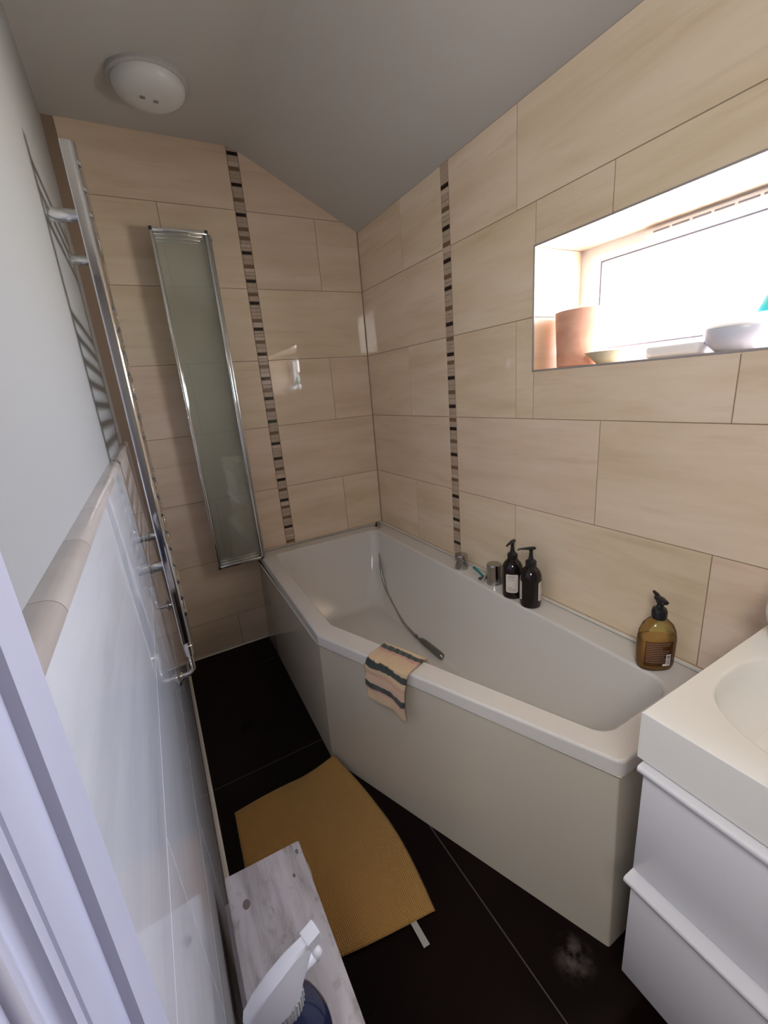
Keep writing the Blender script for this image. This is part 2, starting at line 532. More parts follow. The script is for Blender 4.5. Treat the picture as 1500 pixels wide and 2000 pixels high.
# mosaic strips
def mosaic(name, marks, z_lo, z_hi, place, seed):
    rr = random.Random(seed)
    bm = bmesh.new(); idx = dict(d=1, b=2, s=3, l=4, g=5, e=6)
    marks = sorted((z, k) for k, z in marks if z_lo < z < z_hi)
    els = []; cur = z_lo
    for z, k in marks:
        h = 0.0068
        gap = (z - h) - cur
        if gap > 0.006:
            nn = max(1, round(gap / 0.0165))
            cuts = [cur + gap * (i / nn + (rr.uniform(-.12, .12) / nn if 0 < i < nn else 0)) for i in range(nn + 1)]
            for a, b in zip(cuts, cuts[1:]): els.append((a, b, rr.choice('ssssl')))
        els.append((max(cur, z - h), z + h, k)); cur = z + h
    if z_hi - cur > .004: els.append((cur, z_hi, 's'))
    for a, b, k in els:
        place(bm, a + .0007, b - .0007, idx[k])
    return bm, place
M_D = mat('dark_brown_mosaic', (0.018, 0.010, 0.009), 0.12)
M_E = mat('umber_mosaic', (0.055, 0.032, 0.022), 0.15)
M_B = mat('brown_mosaic', (0.20, 0.125, 0.075), 0.2)
M_G = mat('green_mosaic', (0.03, 0.07, 0.045), 0.15)
def stone(name, a, b):
    m = mat(name, a, 0.3); t = NT(m)
    n = t.noise(t.coords((1, 1, 3)).outputs[0], 110, 5, .7)
    r = t.ramp(n.outputs['Fac'], [(0.35, a), (0.65, b)])
    t.link(r.outputs[0], t.b.inputs['Base Color'])
    return m
M_S = stone('travertine_mosaic', (0.36, 0.27, 0.20), (0.58, 0.46, 0.36))
M_L = stone('cream_mosaic', (0.50, 0.38, 0.30), (0.68, 0.56, 0.46))
MM = [GROUT, M_D, M_B, M_S, M_L, M_G, M_E]
BACK = [('d', 2.182), ('b', 2.129), ('d', 2.072), ('b', 2.018), ('d', 1.963), ('b', 1.91), ('b', 1.876), ('d', 1.82), ('b', 1.767), ('d', 1.71), ('b', 1.657), ('d', 1.621), ('b', 1.549), ('d', 1.514), ('b', 1.459), ('d', 1.407), ('b', 1.352), ('d', 1.299), ('b', 1.246), ('d', 1.209), ('b', 1.156), ('g', 1.102), ('b', 1.047), ('d', 0.996), ('e', 0.923), ('b', 0.871), ('d', 0.817), ('b', 0.765), ('d', 0.711), ('b', 0.675), ('b', 0.621), ('d', 0.57), ('b', 0.492)]
RIGHT = [('d', 1.869), ('b', 1.799), ('d', 1.741), ('b', 1.69), ('d', 1.637), ('b', 1.585), ('d', 1.546), ('b', 1.478), ('d', 1.423), ('b', 1.371), ('d', 1.315), ('b', 1.285), ('d', 1.228), ('b', 1.174), ('d', 1.12), ('b', 1.067), ('d', 1.032), ('b', 0.981), ('d', 0.927), ('b', 0.873), ('b', 0.821), ('d', 0.75), ('b', 0.698), ('d', 0.646), ('b', 0.601), ('d', 0.541)]
bm, _ = mosaic('m', BACK, 0.474, HC - .002, lambda bm, a, b, i: box(bm, SBX - SW + .0018, SBX + SW - .0018, -.0008, .004, a, b, .0006, i, 1), 3)
structure(put('trim_5', bm, MM, smooth=None))
bm, _ = mosaic('m', RIGHT, 0.474, HE - .002, lambda bm, a, b, i: box(bm, -.0008, .004, SRY - SW + .0018, SRY + SW - .0018, a, b, .0006, i, 1), 5)
structure(put('trim_6', bm, MM, smooth=None))
# thin grey edging round the window opening
EDGE = mat('grey_tile_edging', (0.33, 0.30, 0.30), 0.4)
bm = bmesh.new()
e = 0.005
box(bm, -.0015, .002, WY0 - e, WY1 + e, WZ0 - e, WZ0, .0006); box(bm, -.0015, .002, WY0 - e, WY1 + e, WZ1, WZ1 + e, .0006)
box(bm, -.0015, .002, WY1, WY1 + e, WZ0, WZ1, .0006); box(bm, -.0015, .002, WY0 - e, WY0, WZ0, WZ1, .0006)
structure(put('trim_7', bm, EDGE))

# ------------------------------------------------------------------ window
win = bpy.data.objects.new('window_1', None); col.objects.link(win); win.location = (XF, (WY0 + WY1) / 2, WZ0); structure(win)
bm = bmesh.new()
F0, F1 = XF, XF + .055
gy0, gy1, gz0, gz1 = WY0 + .05, -1.157, WZ0 + .045, 1.524
def ringframe(bm, x0, x1, o, i, bev=.003):
    (a0, a1, c0, c1), (b0, b1, d0, d1) = o, i
    outer = [(a0, c0), (a1, c0), (a1, c1), (a0, c1)]; inner = [(b0, d0), (b1, d0), (b1, d1), (b0, d1)]
    loops = [[(x1, *p) for p in outer], [(x0, *p) for p in outer], [(x0 + 0, *p) for p in [(q[0] * .35 + r_[0] * .65, q[1] * .35 + r_[1] * .65) for q, r_ in zip(outer, inner)]],
             [(x0 + .012, *p) for p in inner], [(x1, *p) for p in inner], [(x1, *p) for p in outer]]
    loft(bm, loops)
ringframe(bm, F0, F1, (WY0, WY1, WZ0, WZ1), (gy0, gy1, gz0, gz1))
put('window_frame', bm, UPVC, win, smooth=20)
bm = bmesh.new()
g_ = .007
ringframe(bm, F0 + .014, F0 + .03, (gy0 - .001, gy1 + .001, gz0 - .001, gz1 + .001), (gy0 + g_, gy1 - g_, gz0 + g_, gz1 - g_))
put('gasket', bm, GREYRUB, win, smooth=None)
bm = bmesh.new()
box(bm, F0 + .022, F0 + .026, gy0, gy1, gz0, gz1)
put('pane', bm, PANE, win, smooth=None)
# trickle vent
bm = bmesh.new()
vz = 1.549
sec = [(XF + .001, vz + .010), (XF - .010, vz + .009), (XF - .014, vz + .003), (XF - .014, vz - .006), (XF - .010, vz - .010), (XF + .001, vz - .010)]
loft(bm, [[(x, y, z) for x, z in sec] for y in (-1.302, -1.93)], True, True)
vent = put('trickle_vent', bm, UPVC, win, smooth=30)
bm = bmesh.new()
y = -1.325
while y > -1.90:
    box(bm, XF - .0150, XF - .0130, y - .040, y, vz - .0035, vz + .0005)
    y -= .047
put('vent_slots', bm, GREYRUB, vent, smooth=None)

# ------------------------------------------------------------------ door architrave close to the camera
def at_az(px, g):
    # point on the upright plane x = CAM.x - g seen at the pixel column px of the bottom row
    dx = (px - 750) / 831.13; dy = -(2000 - 1000) / 831.13
    d = cF + cR * dx + cU * dy
    return (CAM.x - g, CAM.y + g * (d.y / -d.x))
P0 = at_az(330, .055)
prof = [(WPX, P0[1]), (P0[0], P0[1]), at_az(283, .055), at_az(276, .0565), at_az(262, .0590), at_az(240, .0600), at_az(215, .0592), at_az(192, .0575), at_az(182, .0570), at_az(177, .0580), at_az(171, .0565), at_az(165, .0550), at_az(152, .0550), at_az(146, .0575), at_az(100, .0590), at_az(92, .0590), at_az(87, .0560), at_az(82, .0555), at_az(68, .0555), at_az(60, .0590)]
for i_ in range(2, len(prof)):      # keep every face open to the room
    prof[i_] = (prof[i_][0], min(prof[i_][1], prof[i_ - 1][1] - .0004))
ylast = prof[-1][1]
prof += [(prof[-1][0] , ylast - .004), (WPX - .004, ylast - .004), (WPX - .004, P0[1] )]
bm = bmesh.new()
loft(bm, [[(x, y, z) for x, y in prof] for z in (0.0, DOZ + .01)], True, True)
dz0 = DOZ + .0
off = P0[1] - ylast
box(bm, WPX - .003, P0[0], DO0 - .05, P0[1], DOZ + .01, DOZ + .07, .003)
box(bm, WPX - .003, P0[0], DO0 - .06, DO0 - .005, 0, DOZ + .01, .003)
structure(put('trim_8', bm, GLOSSP, smooth=50))
bm = bmesh.new()
box(bm, WPX - .125, WPX - .002, DO1 - .0, DO1 + .0-.02, 0, DOZ); box(bm, WPX - .125, WPX - .002, DO0, DO0 + .02, 0, DOZ); box(bm, WPX - .125, WPX - .002, DO0, DO1, DOZ - .02, DOZ)
structure(put('trim_9', bm, GLOSSP, smooth=None))

# ------------------------------------------------------------------ bath
bath = thing('bathtub', 'white tapered bathtub with glossy cream panel fitted in the tiled corner', 'bathtub', (-.4, -.85, 0))
OUT = [(-.716, -.001), (-.738, -.902), (-.402, -1.706), (-.001, -1.706), (-.001, -.001)]
ITOP = [(-.655, -.088), (-.674, -.866), (-.362, -1.642), (-.105, -1.642), (-.092, -.088)]
IBOT = [(-.575, -.26), (-.575, -.80), (-.345, -1.34), (-.215, -1.36), (-.205, -.26)]
ro = [.012, .02, .02, .004, .004]
rt = [.05, .03, .055, .06, .045]
rb = [.09, .07, .09, .09, .08]
RZ = 0.471
K = 8
def L3(poly, z): return [(p[0], p[1], z) for p in poly]
loops = [L3(rpoly(OUT, ro, K), .434), L3(rpoly(OUT, ro, K), .463), L3(rpoly(offset_poly(OUT, .0015), ro, K), .4680), L3(rpoly(offset_poly(OUT, .006), ro, K), RZ),
         L3(rpoly(offset_poly(ITOP, -.007), rt, K), RZ), L3(rpoly(offset_poly(ITOP, -.0015), rt, K), RZ - .0025), L3(rpoly(ITOP, rt, K), RZ - .009)]
zb = 0.105
for i in range(1, 11):
    t = i / 10
    ang = t * PI / 2
    # wall leans in gently and turns under with a radius
    f = 0.62 * t ** 1.2 * .8 + (1 - math.cos(ang)) * (1 - .62 * .8)
    z = (RZ - .009) + (zb - (RZ - .009)) * (t * .55 + math.sin(ang) * .45)
    pts = [Vector(a).lerp(Vector(b), f) for a, b in zip(ITOP, IBOT)]
    rads = [a * (1 - t) + b * t for a, b in zip(rt, rb)]
    loops.append(L3(rpoly(pts, rads, K), z))
cen = [Vector(p).lerp(Vector((-.39, -.75)), .5) for p in IBOT]
loops.append(L3(rpoly(cen, .05, K), zb - .004))
cen = [Vector(p).lerp(Vector((-.39, -.75)), .93) for p in IBOT]
loops.append(L3(rpoly(cen, .004, K), zb - .005))
bm = bmesh.new()
loft(bm, loops, False, True)
tub = put('tub', bm, CERAM, bath, smooth=60)
wn_ = tub.modifiers.new('normals', 'WEIGHTED_NORMAL'); wn_.keep_sharp = True; wn_.weight = 90
# panel below the rim, leaning slightly as its boards meet the floor
PT = [(-.722, -.002), (-.733, -.890), (-.398, -1.697), (-.02, -1.697), (-.02, -.002)]
PB = [(-.736, -.002), (-.7525, -.925), (-.432, -1.728), (-.02, -1.728), (-.02, -.002)]
bm = bmesh.new()
loft(bm, [L3(rpoly(PB, .006, 4), .0), L3(rpoly(PT, .006, 4), .4335)], False, False)
bm2 = bm
put('bath_panel', bm, PANEL, bath, smooth=30)
bm = bmesh.new()
pl = [Vector((*p, .431)) for p in [(-.7245, -.01), (-.736, -.892), (-.401, -1.700), (-.05, -1.700)]]
for a, b in zip(pl, pl[1:]): tube(bm, [a, b], .0035, 8)
put('panel_edge_strip', bm, mat('pale_edge_strip', (0.80, 0.77, 0.68), .3), bath)
bm = bmesh.new()
for a, b in [((-.716, -.0075, .474), (-.0075, -.0075, .474)), ((-.0075, -.0075, .474), (-.0075, -1.70, .474))]:
    tube(bm, [a, b], .006, 8)
put('sealant_bead', bm, SEAL, bath)
bm = bmesh.new()
lathe(bm, (-.435, -.475, zb - .002), [(.036, 0), (.036, .004), (.030, .007), (.028, .005)], 32)
waste = put('waste', bm, CHROME_D, bath)
bm = bmesh.new(); lathe(bm, (-.435, -.475, zb + .003), [(.024, 0), (.024, .008), (.020, .012), (.001, .013)], 28)
put('plug', bm, CHROME, waste)

# chrome bath taps on the ledge
def tap(loc, r, h, lever, label):
    t = thing('bath_tap', label, 'tap', loc)
    bm = bmesh.new(); lathe(bm, loc, [(r * 1.06, 0), (r * 1.06, .004), (r, .006), (r, h - .026), (r * .985, h - .024), (r, h - .022), (r, h - .004), (r * .94, h), (.001, h + .0005)], 40)
    put('tap_body', bm, CHROME_D, t)
    a, b = lever
    bm = bmesh.new()
    p0 = Vector(loc) + Vector((math.cos(a) * r * .9, math.sin(a) * r * .9, h * .72))
    p1 = p0 + Vector((math.cos(a) * b, math.sin(a) * b, -b * .75))
    tube(bm, [p0, p0.lerp(p1, .5) + Vector((0, 0, .002)), p1], [.0042, .0036, .0050], 12)
    put('tap_lever', bm, CHROME, t)
    return t
tap((-.056, -.785, .471), .027, .060, (PI * 1.05, .012), 'small round chrome bath tap below the mosaic strip')
tap((-.050, -.972, .471), .0275, .078, (PI * 1.02, .036), 'taller round chrome bath tap with a lever beside the black pump bottles')

# turquoise razor between the taps
rz = thing('razor', 'turquoise plastic razor lying on the bath ledge between the taps', 'razor', (-.045, -.875, .473))
bm = bmesh.new()
pts = [(-.034, -.838, .484), (-.040, -.860, .484), (-.046, -.885, .482), (-.054, -.915, .479)]
tube(bm, spline(pts, 5), [.0058 - .0018 * i / 15 for i in range(16)], 12)
put('handle', bm, mat('turquoise_plastic', (0.0, 0.21, 0.22), .25), rz)
bm = bmesh.new()
box(bm, -.080, -.046, -.929, -.915, .473, .481, .002)
put('razor_head', bm, mat('dark_razor_plastic', (.06, .07, .09), .3), rz)

# shower hose and handset lying in the bath
sh = thing('hand_shower', 'chrome shower hose with grey handset trailing from the corner into the bathtub', 'shower', (-.049, -.035, .471))
bm = bmesh.new(); lathe(bm, (-.049, -.038, .471), [(.017, 0), (.017, .004), (.012, .007), (.011, .020), (.008, .022)], 24)
put('hose_outlet', bm, DARKP, sh)
hp = spline([(-.049, -.038, .478), (-.053, -.058, .492), (-.066, -.088, .468), (-.080, -.112, .405), (-.112, -.155, .335), (-.138, -.205, .282), (-.153, -.275, .199), (-.172, -.40, .150), (-.192, -.50, .126), (-.200, -.59, .119), (-.201, -.625, .118)], 14)
bm = bmesh.new()
rr = [.0074 + (.0006 if i % 2 else -.0004) for i in range(len(hp) * 1)]
tube(bm, hp, rr, 12)
put('hose', bm, mat('hose_chrome', (.50, .49, .48), .22, 1.0), sh)
bm = bmesh.new()
tube(bm, [(-.201, -.622, .118), (-.201, -.665, .119), (-.201, -.672, .120), (-.201, -.70, .121), (-.2015, -.80, .122), (-.202, -.822, .122), (-.202, -.83, .122)], [.0085, .0100, .0125, .0140, .0152, .0145, .008], 20)
put('handset', bm, mat('grey_satin_plastic', (.20, .19, .185), .3, .6), sh)

# ------------------------------------------------------------------ flannel over the rim
def flannel_material():
    m = mat('striped_cotton', (.7, .55, .4), .95)
    m.node_tree.nodes['Principled BSDF'].inputs['Sheen Weight'].default_value = .3
    t = NT(m)
    tc = t.new('ShaderNodeUVMap', uv_map='UVMap')
    sp = t.new('ShaderNodeSeparateXYZ'); t.link(tc.outputs[0], sp.inputs[0])
    no = t.noise(tc.outputs[0], 9, 4, .6)
    ma = t.new('ShaderNodeMath', operation='MULTIPLY_ADD'); ma.inputs[1].default_value = .05
    t.link(no.outputs['Fac'], ma.inputs[0]); t.link(sp.outputs['Y'], ma.inputs[2])
    cr, pk, gn = (.70, .52, .32), (.60, .34, .26), (.030, .046, .042)
    cr2 = (.68, .47, .33)
    st = [(0, cr), (.175, cr), (.18, gn), (.255, gn), (.26, pk), (.30, pk), (.32, cr2), (.43, cr), (.485, cr), (.495, gn), (.57, gn), (.58, cr), (.62, cr), (.66, pk), (.69, cr2), (.775, cr2), (.785, gn), (.855, gn), (.865, pk), (.90, cr2), (1, cr)]
    r = t.ramp(ma.outputs[0], st)
    fine = t.noise(tc.outputs[0], 60, 3, .7)
    mx = t.new('ShaderNodeMix', data_type='RGBA', blend_type='MULTIPLY'); mx.inputs['Factor'].default_value = .55
    r2 = t.ramp(fine.outputs['Fac'], [(.3, (.72, .68, .66)), (.65, (1, 1, 1))])
    t.link(r.outputs[0], mx.inputs[6]); t.link(r2.outputs[0], mx.inputs[7]); t.link(mx.outputs[2], t.b.inputs['Base Color'])
    f2 = t.noise(tc.outputs[0], 90, 4, .7)
    t.bump(f2.outputs['Fac'], .6, .002)
    return m
FLAN = flannel_material()
FCREAM = mat('cream_cotton', (.60, .48, .27), .95)
def surf_grid(fn, nu, nv):
    bm = bmesh.new(); uvl = bm.loops.layers.uv.new('UVMap')
    V = [[bm.verts.new(fn(i / nu, j / nv)) for j in range(nv + 1)] for i in range(nu + 1)]
    for i in range(nu):
        for j in range(nv):
            f = bm.faces.new((V[i][j], V[i + 1][j], V[i + 1][j + 1], V[i][j + 1]))
            for l, (a, b) in zip(f.loops, ((i, j), (i + 1, j), (i + 1, j + 1), (i, j + 1))): l[uvl].uv = (a / nu, b / nv)
    return bm
dB = (Vector(OUT[2]) - Vector(OUT[1])).normalized(); nB = Vector((-abs(dB.y), -dB.x)); nB = Vector((dB.y, -dB.x)); 
if nB.x > 0: nB = -nB
S0 = Vector((-.652, -1.100)) ; 
S0 = Vector(OUT[1]) + dB * ((S0 - Vector(OUT[1])).dot(dB))
FL = .150
def prof_at(v, hang):
    pr = [(-.084, .452), (-.071, .4745), (-.035, .4765), (-.006, .4765), (.0055, .470), (.0095, .455), (.0125, .43)]
    pts = [Vector(p) for p in pr] + [Vector((.019, .40)), Vector((.022, .43 - hang))]
    seg = [(b - a).length for a, b in zip(pts, pts[1:])]; tot = sum(seg); d = v * tot
    for a, b, s in zip(pts, pts[1:], seg):
        if d <= s: return a.lerp(b, d / s)
        d -= s
    return pts[-1]
def cloth(u, v):
    hang = .092 - .026 * (1 - u) + .006 * math.sin(u * 9)
    p = prof_at(v, hang)
    s = u * FL * (1 - .12 * v) + .0 + .016 * v * (1 if u > .0 else 1) * .6
    w = .0035 * math.sin(u * 13 + v * 2) * max(0, v - .35) * 1.4 + .0015 * math.sin(v * 26 + u * 4)
    q = S0 + dB * (s + .004 * math.sin(v * 7)) + nB * (p.x + w + (.004 if v > .4 else 0))
    return (q.x, q.y, p.y + .0008 * math.sin(u * 40))
fl = thing('flannel', 'striped dark green and peach flannel draped over the bathtub rim', 'towel', (S0.x, S0.y, .471))
bm = surf_grid(cloth, 40, 60)
o = put('cloth', bm, FLAN, fl)
md = o.modifiers.new('thick', 'SOLIDIFY'); md.thickness = .0045; md.offset = 1
def cloth2(u, v):
    p = Vector((.012 + .004 * v, .452 - v * (.100 - .02 * (1 - u))))
    s = -.010 + u * .10 + .012 * v
    q = S0 + dB * s + nB * (p.x + .002 * math.sin(u * 12))
    return (q.x, q.y, p.y)
bm = surf_grid(cloth2, 20, 20)
o = put('underside_fold', bm, FCREAM, fl, label='plain cream underside fold')
md = o.modifiers.new('thick', 'SOLIDIFY'); md.thickness = .003; md.offset = 0

# ------------------------------------------------------------------ bottles on the ledge
LABEL = mat('cream_paper_label', (.68, .62, .57), .5)
LTXT = mat('grey_print', (.30, .27, .26), .6)
AMBERD = mat('near_black_brown_glass', (.010, .006, .006), .07)
def ring_patch(bm, c, r, a0, a1, z0, z1, n=16, cr=.006, mi=0):
    """label wrapped round a cylinder, corners rounded"""
    outl = []
    w = r * (a1 - a0)
    poly = rpoly([(0, z0), (w, z0), (w, z1), (0, z1)], cr, 5)
    cx = w / 2; cz = (z0 + z1) / 2
    rings = []
    for k in (1.0, .75, .5, .25, .02):
        rings.append([])
        # subdivide each edge so that it follows the curve
        for i, p in enumerate(poly):
            q = poly[(i + 1) % len(poly)]
            m = 6 if (p - q).length > .02 else 1
            for j in range(m):
                s = p.lerp(q, j / m)
                x = cx + (s.x - cx) * k; z = cz + (s.y - cz) * k
                a = a0 + x / r
                rings[-1].append((c[0] + r * math.cos(a), c[1] + r * math.sin(a), c[2] + z))
    loft(bm, rings, False, True, mi=mi)
def pump_bottle(loc, rot, label):
    t = thing('pump_bottle', label, 'bottle', loc, None)
    bm = bmesh.new()
    R_ = .0345
    lathe(bm, loc, [(R_ - .006, 0), (R_ - .002, .002), (R_, .008), (R_, .108), (R_ - .002, .117), (R_ - .007, .127), (R_ - .014, .135), (.0165, .140), (.015, .142), (.015, .148)], 48)
    put('bottle_body', bm, AMBERD, t)
    bm = bmesh.new()
    lathe(bm, loc, [(.0165, .142), (.0175, .145), (.0175, .158), (.012, .163), (.0085, .165), (.0065, .176), (.0055, .190), (.0065, .198)], 28)
    pump = put('pump', bm, BLACK, t)
    bm = bmesh.new()
    d = Vector((math.cos(rot), math.sin(rot), 0)); c = Vector(loc) + Vector((0, 0, .203))
    tube(bm, [c - d * .016, c - d * .012, c, c + d * .016, c + d * .030, c + d * .041 + Vector((0, 0, -.001)), c + d * .045 + Vector((0, 0, -.004))], [.002, .0075, .0085, .0065, .005, .004, .0025], 14, sq=(1, .62))
    put('pump_spout', bm, BLACK, pump)
    return t
def bottle_label(t, loc, a_mid, half, lines):
    bm = bmesh.new()
    ring_patch(bm, loc, .0349, a_mid - half, a_mid + half, .026, .094)
    lb = put('paper_label', bm, LABEL, t)
    for z, f0, f1, h in lines:
        bm = bmesh.new()
        a0 = a_mid - half + 2 * half * f0; a1 = a_mid - half + 2 * half * f1
        ring_patch(bm, loc, .0351, a0, a1, z, z + h, cr=h * .3)
        put('text_line', bm, LTXT, lb)
lines = [(.084, .2, .75, .0035), (.0785, .2, .6, .0015), (.0745, .2, .7, .0015), (.070, .2, .55, .0012), (.044, .2, .5, .0022), (.040, .2, .7, .0014), (.036, .2, .85, .0014), (.0325, .2, .8, .0014)]
l1 = (-.069, -1.083, .4712)
b1 = pump_bottle(l1, math.radians(200), 'near-black pump bottle with cream label, nearer the chrome taps')
bottle_label(b1, l1, math.radians(222), .62, lines)
l2 = (-.070, -1.166, .4712)
b2 = pump_bottle(l2, math.radians(150), 'near-black pump bottle seen edge-on between two labels, farther from the taps')
bottle_label(b2, l2, math.radians(300), .60, lines)
bottle_label(b2, l2, math.radians(142), .50, lines)

# amber hand soap
la = Vector((-.068, -1.572, .4712))
am = thing('soap_bottle', 'half-full amber hand soap bottle with black pump on the bath ledge', 'bottle', la)
def ring_at(a, b, z, c=la, rot=math.radians(-29), n=40, e=2.3):
    out = []
    for i in range(n):
        th = 2 * PI * i / n
        x = a * math.copysign(abs(math.cos(th)) ** (2 / e), math.cos(th)); y = b * math.copysign(abs(math.sin(th)) ** (2 / e), math.sin(th))
        out.append((c[0] + x * math.cos(rot) - y * math.sin(rot), c[1] + x * math.sin(rot) + y * math.cos(rot), c[2] + z))
    return out
AMB = glassy('amber_plastic', (.95, .93, .68), 1, .05, 1.4)
pr = [(.034, .020, 0), (.041, .026, .004), (.0445, .029, .014), (.0455, .0295, .05), (.0455, .0295, .085), (.042, .028, .105), (.034, .025, .122), (.022, .019, .134), (.0145, .0145, .139), (.0135, .0135, .146)]
bm = bmesh.new(); loft(bm, [ring_at(a, b, z) for a, b, z in pr], True, True)
put('bottle_body', bm, AMB, am)
LIQ = bpy.data.materials.new('amber_liquid'); LIQ.use_nodes = True
b_ = LIQ.node_tree.nodes['Principled BSDF']
b_.inputs['Base Color'].default_value = (.66, .40, .22, 1); b_.inputs['Roughness'].default_value = .15
b_.inputs['Transmission Weight'].default_value = .35; b_.inputs['IOR'].default_value = 1.36
bm = bmesh.new(); loft(bm, [ring_at(a - .0022, b - .0022, z + .001) for a, b, z in pr[:4]] + [ring_at(.0433, .0273, .082)], True, True)
put('soap_liquid', bm, LIQ, am, label='orange-brown soap filling the lower half')
bm = bmesh.new()
lathe(bm, la, [(.0165, .139), (.0175, .142), (.0175, .158), (.0150, .165), (.009, .168), (.007, .178), (.010, .182)], 28)
pm = put('pump', bm, BLACK, am)
bm = bmesh.new()
c = la + Vector((0, 0, .188)); dd = Vector((math.cos(math.radians(60)), math.sin(math.radians(60)), 0)); ee = Vector((math.cos(math.radians(-30)), math.sin(math.radians(-30)), 0))
tube(bm, [c - dd * .022, c - dd * .018, c, c + dd * .012, c + dd * .020], [.004, .007, .0095, .008, .004], 16, sq=(1.25, .75))
tube(bm, [c, c + dd * .018 + Vector((0, 0, .006)), c + dd * .030 + Vector((0, 0, .008))], [.006, .005, .0035], 12)
put('pump_spout', bm, BLACK, pm)
# printed label on the front
front = Vector((math.sin(math.radians(-29)), -math.cos(math.radians(-29)), 0)); side = Vector((math.cos(math.radians(-29)), math.sin(math.radians(-29)), 0))
def ell_patch(bm, u0, u1, z0, z1, off, n=10):
    # patch following the front of the body (superellipse), u = -1..1 across
    rows = []
    for zz in (z0, z1):
        row = []
        for i in range(n + 1):
            u = u0 + (u1 - u0) * i / n
            x = .0455 * u; y = .0295 * (1 - abs(u) ** 2.3) ** (1 / 2.3) + off
            p = la + side * x + front * y; row.append((p.x, p.y, la.z + zz))
        rows.append(row)
    loft(bm, rows, closed=False)
bm = bmesh.new(); ell_patch(bm, -.86, .52, .018, .088, .0006)
lab = put('printed_label', bm, glassy('clear_film', (.70, .60, .55), 1, .2, 1.3), am)
rr = random.Random(2)
FADED = mat('faded_print', (.34, .24, .22), .6)
for i in range(11):
    z = .083 - i * .0052
    bm = bmesh.new(); ell_patch(bm, -.80, rr.uniform(-.1, .42), z - .0012, z, .0010)
    put('text_line', bm, FADED, lab)
bm = bmesh.new(); ell_patch(bm, .18, .44, .020, .052, .0013); ell_patch(bm, .02, .18, .020, .026, .0013)
bar = put('barcode_panel', bm, mat('white_print', (.75, .72, .70), .5), lab)
bm = bmesh.new(); ell_patch(bm, .22, .40, .041, .049, .0016); 
for i in range(8): ell_patch(bm, .22, .40, .024 + i * .002, .0252 + i * .002, .0016)
put('barcode_lines', bm, mat('barcode_ink', (.22, .20, .22), .6), bar)

# ------------------------------------------------------------------ folded bath screen
scr = thing('bath_screen', 'folded chrome-framed glass bath screen flat against the back wall', 'shower screen', (-.71, -.01, .465))
SX0, SX1, SZ0, SZ1 = -.918, -.711, .468, 1.861
def panel(y, dx, z0, z1, fw, caps):
    bm = bmesh.new()
    x0, x1 = SX0 + dx, SX1 + dx
    t = .0065
    box(bm, x0, x0 + fw, y - t, y + t, z0 + .012, z1 - .012, .003)
    box(bm, x1 - fw, x1, y - t, y + t, z0 + .012, z1 - .012, .003)
    box(bm, x0 + .002, x1 - .002, y - t, y + t, z1 - .014, z1, .003)
    box(bm, x0 + .002, x1 - .002, y - t, y + t, z0, z0 + .014, .003)
    fr = put('panel_frame', bm, CHROME, scr)
    bm = bmesh.new()
    box(bm, x0 + fw * .6, x1 - fw * .6, y - .002, y + .002, z0 + .01, z1 - .01)
    put('glass', bm, SCREEN_GLASS, fr, smooth=None)
    for x in (x0 - .001, x1 - .011):
        bm = bmesh.new(); box(bm, x, x + .012, y - t - .001, y + t + .001, z1 - .012, z1 + .002, .002)
        put('corner_cap', bm, DARKP, fr)
        bm = bmesh.new(); box(bm, x, x + .012, y - t - .001, y + t + .001, z0 - .002, z0 + .012, .002)
        put('corner_cap', bm, DARKP, fr)
panel(-.088, 0, SZ0, SZ1, .011, 1)
panel(-.068, .004, SZ0 + .006, SZ1 - .006, .011, 1)
panel(-.048, .008, SZ0 + .012, SZ1 - .014, .011, 1)
panel(-.028, .012, SZ0 + .012, SZ1 - .018, .011, 1)
bm = bmesh.new()
box(bm, -.703, -.688, -.036, -.001, .475, 1.845, .004)
wp = put('wall_profile', bm, CHROME, scr)
for za, zb_ in ((1.843, 1.852), (.472, .478)):
    bm = bmesh.new(); box(bm, -.704, -.687, -.038, -.001, za, zb_, .002)
    put('end_cap', bm, DARKP, wp)
bm = bmesh.new(); box(bm, -.712, -.700, -.094, -.02, .47, 1.85, .004)
put('hinge_strip', bm, mat('screen_seal', (.45, .46, .44), .25, .8), scr)

# ------------------------------------------------------------------ towel radiator on the left wall
rad = thing('towel_radiator', 'chrome ladder towel radiator hung on the left wall', 'radiator', (-1.15, -.58, .56))
PX = -1.1025
YA, YB = -.844, -.314
ZT, ZBM = 1.760, .560
def post(y):
    bm = bmesh.new()
    n = 20; sec = []
    for i in range(n + 1):      # D-shaped: flat towards the wall, round to the room
        a = -PI / 2 + PI * i / n
        sec.append((PX + .002 + .0125 * math.cos(a), y + .0175 * math.sin(a)))
    sec += [(PX - .0120, y + .0175), (PX - .0140, y + .0155), (PX - .0140, y - .0155), (PX - .0120, y - .0175)]
    loops = []
    for z, k in [(ZBM, .7), (ZBM + .002, .95), (ZBM + .006, 1), (ZT - .008, 1), (ZT - .003, .95), (ZT, .7)]:
        loops.append([(PX + (x - PX) * k, y + (yy - y) * k, z) for x, yy in sec])
    loft(bm, loops, True, True)
    return put('post', bm, CHROME, rad, smooth=40)
post(YA); post(YB)
zs = [1.715, 1.667, 1.619] + [1.435 - .0485 * i for i in range(7)] + [1.040 - .0485 * i for i in range(9)]
first = None
for z in zs:
    if first is None:
        bm = bmesh.new()
        rx = PX + .0075
        tube(bm, [(rx, YA - .014, z), (rx, YA - .013, z), (rx, YA - .010, z), (rx, YB + .010, z), (rx, YB + .013, z), (rx, YB + .014, z)], [.003, .0085, .0105, .0105, .0085, .003], 20)
        first = put('rung', bm, CHROME, rad); z0_ = z
    else:
        c_ = first.copy(); col.objects.link(c_); c_.parent = rad; c_.location = (0, 0, z - z0_)
